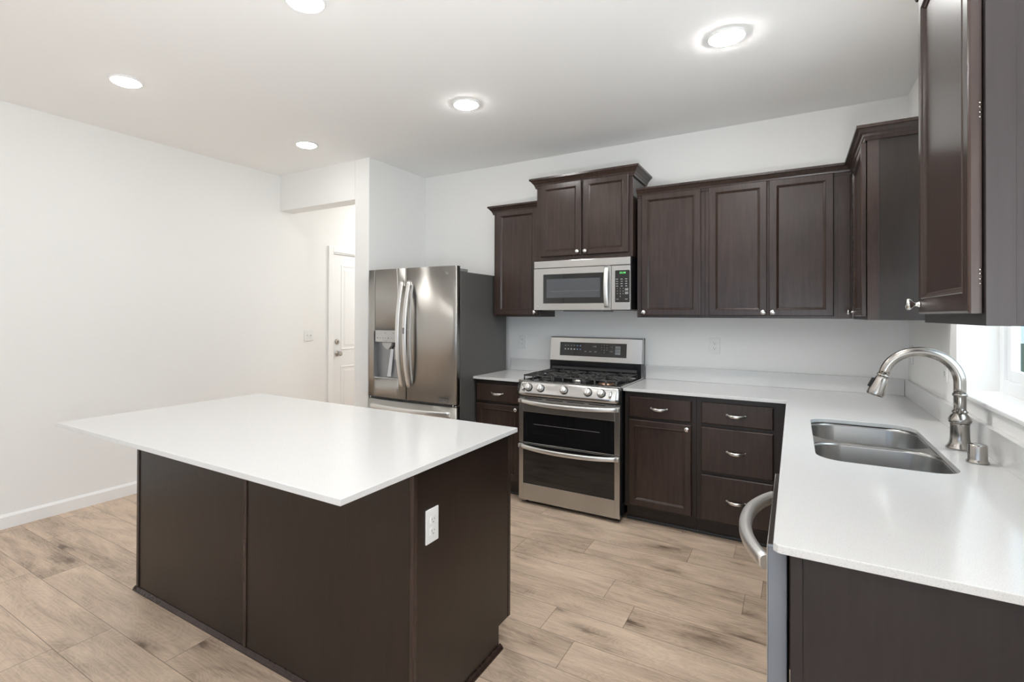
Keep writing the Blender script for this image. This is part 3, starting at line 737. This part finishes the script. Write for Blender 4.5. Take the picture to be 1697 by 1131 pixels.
for part, zz in ((fd, .640), (fd2, .31)):
    bm = nb(); pts = []; 
    for k in range(29):
        s = -1+2*k/28; pts.append(((f0+f1)/2+s*.405, FY0-.006-.050*(1-s*s)+.010*s*s, zz-.004))
    tube(bm, pts, 1, 14, (.021, .010), up=(0, 0, 1)); q = obj('handle', bm, HANDLE); q.parent = part
bm = nb(); box(bm, f0+.01, f1-.01, -.838, -.829, .10, 1.745); box(bm, f0+.012, f1-.012, -.886, -.838, .6925, .7145); obj('gasket_gap_shade', bm, BLACK, t)  # second box: black strip put in the freezer gap as its shade
for x in (f0+.03, f1-.03):
    bm = nb(); lathe(bm, [(.012, 0), (.012, .018)], (x, -.875, .695), (0, 0, 1), 14); box(bm, x-.03, x+.03, -.885, -.83, .697, .705, .002); obj('hinge', bm, CHROME, t)
    bm = nb(); box(bm, x-.03, x+.028, -.86, -.72, 1.749, 1.772, .004); obj('hinge_cover', bm, PLGREY, t)

# ------------------------------------------------------------------ microwave
my = -.44
t = thing('microwave', 'stainless over-the-range microwave hung under the raised cabinet', 'microwave', (0, -.2, 1.445))
bm = nb(); box(bm, -.376, .379, my+.03, -.01, 1.452, 1.838, .002); obj('case', bm, BLACK, t)
bm = nb(); box(bm, -.379, .379, my, my+.030, 1.777, 1.834, .003); obj('vent_panel', bm, STEELH, t)
bm = nb(); wx0, wx1, wz0, wz1 = -.300, .186, 1.500, 1.728
for a in ((-.379, wx0, 1.450, 1.774), (wx1, .238, 1.450, 1.774), (wx0, wx1, 1.450, wz0), (wx0, wx1, wz1, 1.774)): box(bm, a[0], a[1], my, my+.030, a[2], a[3])
dr_ = obj('door', bm, STEELH, t)
bm = nb(); box(bm, wx0, wx1, my+.001, my+.02, wz0, wz1); q = obj('window_frame', bm, BGLASS); q.parent = dr_
bm = nb(); box(bm, -.272, .158, my-.0002, my+.002, 1.545, 1.690); q = obj('window', bm, MWGLASS); q.parent = dr_
bm = nb(); box(bm, -.24, .15, my-.0012, my-.0003, 1.5935, 1.5955); q = obj('rack', bm, GYTXT); q.parent = dr_
bm = nb(); pts = [(.208, my-.012-.022*(1-s*s), 1.618+s*.148) for s in [-1+2*k/20 for k in range(21)]]
tube(bm, pts, 1, 12, (.0165, .008), up=(1, 0, 0))
for z in (1.485, 1.75): box(bm, .198, .218, my-.014, my+.001, z-.014, z+.014, .003)
q = obj('handle', bm, HANDLE); q.parent = dr_
bm = nb(); lathe(bm, [(.007, 0), (.007, .001), (0, .001)], (-.342, my-.0003, 1.474), (0, -1, 0), 16); text_bm(bm, 'LG', .017, FY(-.317, my-.0006, 1.474)); q = obj('round_logo', bm, WHTXT); q.parent = dr_
bm = nb(); box(bm, .2405, .379, my, my+.030, 1.450, 1.774, .002); cp_ = obj('control_panel', bm, STEELH, t)
bm = nb(); pts = rrect(.268, .374, 1.505, 1.738, .007, 4); prism(bm, pts, 'y', my-.0012, my+.0005); q = obj('keypad', bm, BGLASS); q.parent = cp_
bm = nb(); text_bm(bm, '11:14', .020, FY(.322, my-.0015, 1.719)); q = obj('display', bm, GREEN); q.parent = cp_
mk_ = mark(cp_, WHTXT)
for r_ in range(4):
    for c_ in range(3): mk_(lambda b_: box(b_, .275+c_*.033+(r_ % 2)*.002, .290+c_*.033, my-.0018, my-.0013, 1.672-r_*.017, 1.6755-r_*.017))
for i, s_ in enumerate('1234567890'): mk_(lambda b_: text_bm(b_, s_, .011, FY(.285+(i % 3)*.021+(.021 if i == 9 else 0), my-.0016, 1.605-(i//3)*.019)))
mk_(lambda b_: text_bm(b_, 'STOP', .007, FY(.285, my-.0016, 1.527))); mk_(lambda b_: text_bm(b_, 'START', .007, FY(.350, my-.0016, 1.527)))
bm = nb()
for z in (1.598, 1.572): box(bm, .340, .364, my-.0018, my-.0013, z-.009, z+.009)
q = obj('keypad_button', bm, PLGREY); q.parent = cp_
bm = nb(); box(bm, -.33, .33, -.40, -.06, 1.446, 1.4515); box(bm, -.16, .16, -.37, -.12, 1.438, 1.446, .002); obj('grease_filter', bm, PLGREY, t)

# ------------------------------------------------------------------ range
t = thing('range', 'stainless double-oven gas range with black cast grates and five knobs', 'stove', (0, -.35, 0))
ry = -.70
bm = nb(); box(bm, -.378, .378, -.672, -.055, .03, .905, .002); obj('body', bm, BLACK, t)
for x in (-.34, .34):
    for y in (-.62, -.12):
        bm = nb(); lathe(bm, [(.018, 0), (.018, .006), (.010, .010), (.010, .032)], (x, y, 0), (0, 0, 1), 14); obj('foot', bm, BLACK, t)
# cooktop tray
bm = nb(); slab(bm, [(-.381, -.700), (.381, -.700), (.381, -.055), (-.381, -.055)], [[(-.352, -.675), (.352, -.675), (.352, -.13), (-.352, -.13)]], .905, .924); obj('cooktop_rim', bm, STEELH, t, bevel=.002)
bm = nb(); box(bm, -.352, .352, -.675, -.13, .905, .912); obj('cooktop', bm, BLACK, t)
# burners
burn = [(-.235, -.53, .042), (-.235, -.26, .034), (.235, -.53, .050), (.235, -.26, .030), (0, -.47, .036), (0, -.31, .036)]
for i, (x, y, r_) in enumerate(burn):
    bm = nb(); lathe(bm, [(r_*1.25, 0), (r_*1.25, .006), (r_*1.05, .012), (r_, .018)], (x, y, .912), seg=24); b_ = obj('burner', bm, BRONZE if i == 2 else CHROME if i == 4 else IRON, t)
    bm = nb(); lathe(bm, [(r_*.9, 0), (r_*.95, .004), (r_*.8, .009), (0, .010)], (x, y, .930), seg=24); q = obj('burner_cap', bm, IRON); q.parent = b_
# grates: three sections
for gx0, gx1 in ((-.350, -.122), (-.117, .117), (.122, .350)):
    bm = nb(); zt = .957; b_ = .0055; gy0, gy1 = -.672, -.135; gc = (gx0+gx1)/2
    def bar(p, q_, w_=b_): tube(bm, [p, q_], w_, 8, smooth=True)
    for y in (gy0, (gy0+gy1)/2, gy1): bar((gx0, y, zt), (gx1, y, zt))
    for x in (gx0, gx1): bar((x, gy0, zt), (x, gy1, zt))
    for yc in ((gy0*3+gy1)/4, (gy0+gy1*3)/4):
        for k in range(8):
            a = math.radians(45*k+22.5*0); r0, r1 = .022, .105 if k % 2 == 0 else .125
            ex_, ey_ = gc+math.cos(a)*r1, yc+math.sin(a)*r1
            ex_ = min(max(ex_, gx0), gx1); ey_ = min(max(ey_, yc-(gy1-gy0)/4), yc+(gy1-gy0)/4)
            bar((gc+math.cos(a)*r0, yc+math.sin(a)*r0, zt+.003), (ex_, ey_, zt))
        for s_ in (-1, 1):
            for k in range(1, 4): bar((gx0 if s_ < 0 else gx1, yc+(k-2)*.06, zt+.001), (gc+s_*.075, yc+(k-2)*.052, zt+.002), .0045)
    for x in (gx0+.004, gc-.04, gc+.04, gx1-.004):
        for y in (gy0, gy1): tube(bm, [(x, y, zt), (x, y-(.004 if y == gy0 else -.004), zt-.02), (x, y, .9125)], .006, 8)
    for y in ((gy0+gy1)/2,):
        for x in (gx0+.004, gx1-.004): bar((x, y, zt), (x, y, .9125), .006)
    obj('grate', bm, IRON, t)
# control fascia, sloped
bm = nb(); prof = [(-.672, .812), (-.742, .815), (-.752, .828), (-.748, .845), (-.722, .905), (-.708, .922), (-.690, .9245), (-.672, .9245)]
n_ = 24; rows_ = []
for k in range(n_+1):
    s = -1+2*k/n_; x = s*.381; rows_.append([bm.verts.new((x, y + (0 if y > -.68 else .020*abs(s)**8), z)) for y, z in prof])
for a, b_ in zip(rows_, rows_[1:]):
    for j in range(len(prof)):
        f = bm.faces.new((a[j], a[(j+1) % len(prof)], b_[(j+1) % len(prof)], b_[j])); f.smooth = j in (1, 2, 3, 4, 5)
bm.faces.new(rows_[0][::-1]); bm.faces.new(rows_[-1]); cf = obj('control_fascia', bm, STEELH, t)
ax = Vector((0, -.918, .397)).normalized()
for kx in (-.283, -.186, -.006, .168, .262):
    bm = nb(); o_ = Vector((kx, -.7345, .876)); lathe(bm, [(.030, 0), (.030, .004), (.027, .006)], o_, ax, 24); kb = obj('knob_ring', bm, BLACK, t)
    bm = nb(); lathe(bm, [(.0255, .005), (.0255, .012), (.0235, .020), (.0225, .034), (.020, .037), (0, .037)], o_, ax, 28)
    xx = Vector((1, 0, 0)); yy = ax.cross(xx); mm = Matrix(((xx.x, yy.x, ax.x, o_.x), (xx.y, yy.y, ax.y, o_.y), (xx.z, yy.z, ax.z, o_.z), (0, 0, 0, 1)))
    rot = Matrix.Rotation(math.radians(-12), 4, 'Z')
    box(bm, -.006, .006, -.021, .021, .030, .046, .003, mat=mm @ rot); obj('knob', bm, HANDLE, t)
for s_ in (-1, 1):
    bm = nb(); tube(bm, [(s_*.322, -.752, .850), (s_*.326, -.744, .870), (s_*.333, -.733, .895)], 1, 10, [(.004, .003), (.007, .004), (.003, .003)], up=(1, 0, 0)); obj('fascia_dimple', bm, CHROME, t)
# oven doors
def oven(z0, z1, w0, w1, zh, lab):
    bm = nb(); 
    for a in ((-.378, -.343, z0, z1), (.343, .378, z0, z1), (-.343, .343, z0, w0), (-.343, .343, w1, z1)): box(bm, a[0], a[1], ry, -.674, a[2], a[3], .0015)
    d = obj('oven_door', bm, STEELH, t); d['label'] = lab
    bm = nb(); box(bm, -.343, .343, ry+.002, -.676, w0, w1); q = obj('oven_window', bm, BGLASS); q.parent = d
    bm = nb(); pts = []; 
    for k in range(29):
        s = -1+2*k/28; pts.append((s*.362, ry-.012-.048*(1-abs(s)**2.6), zh-.010*(1-s*s)))
    tube(bm, pts, 1, 14, (.016, .010), up=(0, 0, 1))
    for s in (-1, 1): box(bm, s*.362-.014, s*.362+.014, ry-.022, ry+.001, zh-.014, zh+.014, .004)
    q = obj('handle', bm, HANDLE); q.parent = d
    return d
d = oven(.458, .803, .462, .690, .770, 'upper oven door with shallow window')
bm = nb()
for k, (a, b_) in enumerate(((-.33, -.19), (-.16, -.03), (.0, .13), (.16, .28))): box(bm, a, b_, ry-.0008, ry+.002, .787, .792)
q = obj('vent_slot', bm, BLACK); q.parent = d
bm = nb(); box(bm, -.26, .24, ry+.0012, ry+.0018, .600, .603); q = obj('oven_rack', bm, GYTXT); q.parent = d
d = oven(.032, .452, .155, .4495, .443-.008, 'lower oven door with taller window')
# backguard
bm = nb(); box(bm, -.376, .378, -.125, -.050, .905, 1.030, .002); prism(bm, [(-.125, 1.00), (-.140, .985), (-.146, .965), (-.140, .945), (-.125, .935)], 'x', -.35, .35); obj('vent_cover', bm, BLACK, t)
bm = nb(); prism(bm, [(-.120, 1.034), (-.095, 1.222), (-.088, 1.228), (-.050, 1.228), (-.050, 1.030), (-.118, 1.030)], 'x', -.381, .381); bgd = obj('backguard', bm, STEELH, t, bevel=.002)
bm = nb(); box(bm, -.3795, -.378, -.05, -.02, .92, 1.228); box(bm, .378, .381, -.05, -.012, .905, 1.228); box(bm, -.381, .381, -.05, -.012, 1.215, 1.2285); q = obj('backguard_shell', bm, PLGREY); q.parent = bgd
sl = math.atan2(.025, .188); bgm = Matrix(((1, 0, 0, 0), (0, math.sin(sl), -math.cos(sl), -.120), (0, math.cos(sl), math.sin(sl), 1.034), (0, 0, 0, 1)))
bm = nb(); box(bm, -.292, .262, .040, .152, -.002, .0012, mat=bgm); dp = obj('control_glass', bm, BGLASS); dp.parent = bgd
mk_ = mark(bgd, WHTXT); mb_ = mark(bgd, BTXT)
for r_ in range(2):
    for c_ in range(6):
        u, v = -.245+c_*.026, .125-r_*.030
        (mb_ if c_ > 3 else mk_)(lambda b_: box(b_, u-.006, u+.006, v-.0015 if r_ == 0 and c_ < 4 else v-.005, v+.0015 if r_ == 0 and c_ < 4 else v+.005, .0012, .0015, mat=bgm))
mk_(lambda b_: text_bm(b_, '1:14', .018, bgm @ Matrix.Translation((.002, .122, .0014))))
for i, s_ in enumerate('1234567890'): mk_(lambda b_: text_bm(b_, s_, .010, bgm @ Matrix.Translation((.062+(i % 3)*.022+(.022 if i == 9 else 0), .136-(i//3)*.020, .0014))))
for u in (-.07, -.03, .012): mk_(lambda b_: box(b_, u-.009, u+.009, .078, .081, .0012, .0015, mat=bgm))
for v in (.122, .086): mk_(lambda b_: text_bm(b_, 'START' if v > .1 else 'CLEAR', .008, bgm @ Matrix.Translation((.142, v, .0014))))
bm = nb()
for v in (.062, .086, .110): mark(bgd, PLGREY, 'control_key')(lambda b_: box(b_, .172, .214, v, v+.021, .0012, .0016, mat=bgm))
bm.free()

# ------------------------------------------------------------------ island
t = thing('kitchen_island', 'dark wood kitchen island cabinet standing on the plank floor', 'kitchen island', (-.57, -2.52, 0))
ix0, ix1, iy0, iy1 = -1.462, .316, -2.852, -2.195
bm = nb(); box(bm, ix0, ix1, iy0, iy1-.085, 0, .894); box(bm, ix0, ix1, iy1-.085, iy1, .098, .894); obj('body', bm, WOODP, t)
bm = nb(); box(bm, -1.445, -.582, iy0-.004, iy0, .02, .894); obj('back_panel', bm, WOODP, t)
bm = nb(); box(bm, -.560, .302, iy0-.004, iy0, .02, .894); obj('back_panel', bm, WOODP, t)
bm = nb(); prism(bm, [(iy0, .02), (iy0, .894), (iy1-.002, .894), (iy1-.002, .098), (iy1-.082, .098), (iy1-.082, .02)], 'x', ix1, ix1+.004); obj('side_panel', bm, WOODP, t)
for x in (-1.455, -.571):
    bm = nb(); box(bm, x-.011, x+.011, iy0-.009, iy0-.0005, .018, .894, .002); obj('batten', bm, WOOD, t)
bm = nb(); box(bm, .304, .322, iy0-.008, iy0+.014, .018, .894, .004); obj('batten', bm, WOOD, t)
bm = nb(); box(bm, ix0, ix1+.006, iy1, iy1+.019, .098, .890, .001); obj('face_frame', bm, WOOD, t)
def shoe(x0, x1, y, d_=-1): return [(y, 0), (y+d_*.016, 0), (y+d_*.016, .005), (y+d_*.010, .014), (y+d_*.003, .019), (y, .019)]
bm = nb(); prism(bm, shoe(0, 0, iy0-.003), 'x', ix0-.018, ix1+.02); obj('base_molding', bm, WOOD, t)
bm = nb(); prism(bm, [(ix1+.003-d, z) for d, z in ((0, 0), (-.017, 0), (-.017, .005), (-.011, .014), (-.004, .019), (0, .019))], 'y', iy0-.018, iy1-.07); obj('base_molding', bm, WOOD, t)
bm = nb(); prism(bm, [(ix0-d, z) for d, z in ((0, 0), (.016, 0), (.016, .005), (.010, .014), (.003, .019), (0, .019))], 'y', iy0-.018, iy1-.07); obj('base_molding', bm, WOOD, t)
xs = [ix1-.02, ix1-.46, ix1-.90, ix1-1.34]
for x in xs:
    drawer_front(t, PY(x, iy1+.039, .72), .41, .14); cab_door(t, PY(x, iy1+.039, .122), .41, .58, (.03, .55))
bm = nb(); box(bm, -1.461, .343, -3.2025, -2.1517, .914-TH, .914, .0015)
tag(obj('island_countertop', bm, QUARTZ), 'large white quartz slab lying on the dark kitchen island', 'countertop')

# ------------------------------------------------------------------ outlets and switches
def outlet(mat, label, switch=0, group='wall outlets'):
    o0 = mat @ Vector((0, 0, 0)); wd = .071 if not switch else .116
    t = thing('wall_outlet' if not switch else 'light_switch', label, 'outlet' if not switch else 'light switch', o0, group if not switch else None)
    bm = nb(); box(bm, -wd/2, wd/2, -.058, .058, 0, .006, .002, mat=mat); obj('cover_plate', bm, WPLAST, t)
    if not switch:
        for v in (-.0195, .0195):
            bm = nb(); prism_m = [(x, y) for x, y in rrect(-.017, .017, v-.014, v+.014, .010, 5)]
            prism(bm, prism_m, 'z', .0055, .0085, mat=mat); s_ = obj('socket', bm, WPLAST, t)
            bm = nb(); box(bm, -.0075, -.0055, v-.001, v+.007, .0083, .0088, mat=mat); box(bm, .0055, .0075, v+.000, v+.006, .0083, .0088, mat=mat)
            lathe(bm, [(.0026, 0), (.0026, .0004)], mat @ Vector((0, v-.007, .0084)), mat.to_3x3() @ Vector((0, 0, 1)), 10); q = obj('slot', bm, SLOT); q.parent = s_
    else:
        for k in range(switch):
            u = (k-(switch-1)/2)*.046; bm = nb(); box(bm, u-.005, u+.005, -.012, .012, .005, .008, .001, mat=mat); box(bm, u-.0035, u+.0035, 0, .010, .007, .018, .001, mat=mat); obj('toggle', bm, WPLAST, t)
outlet(FY(-.694, -.0005, 1.172), 'white outlet on the back wall between the fridge and the range')
outlet(FY(.878, -.0005, 1.187), 'white outlet on the back wall right of the range')
outlet(FX(XR-.0005, -.12, 1.178), 'white outlet on the right wall near the back corner, left of the faucet')
outlet(FX(XR-.0005, -.955, 1.165), 'white outlet on the right wall beside the window, behind the faucet')
outlet(PX(ix1+.0045, -2.760, .690), 'white outlet on the dark end panel of the island')
outlet(PX(XL+.0005, -.45, 1.18), 'white double light switch on the left wall beside the entry door', 2)

# ------------------------------------------------------------------ keep sub-parts in place: children of parts of an empty
bpy.context.view_layer.update()
for o in bpy.data.objects:
    if o.parent is not None and o.parent.type == 'MESH':
        # meshes hold world coordinates; cancel the parent's world matrix
        o.matrix_parent_inverse = o.parent.matrix_world.inverted()
bpy.context.view_layer.update()
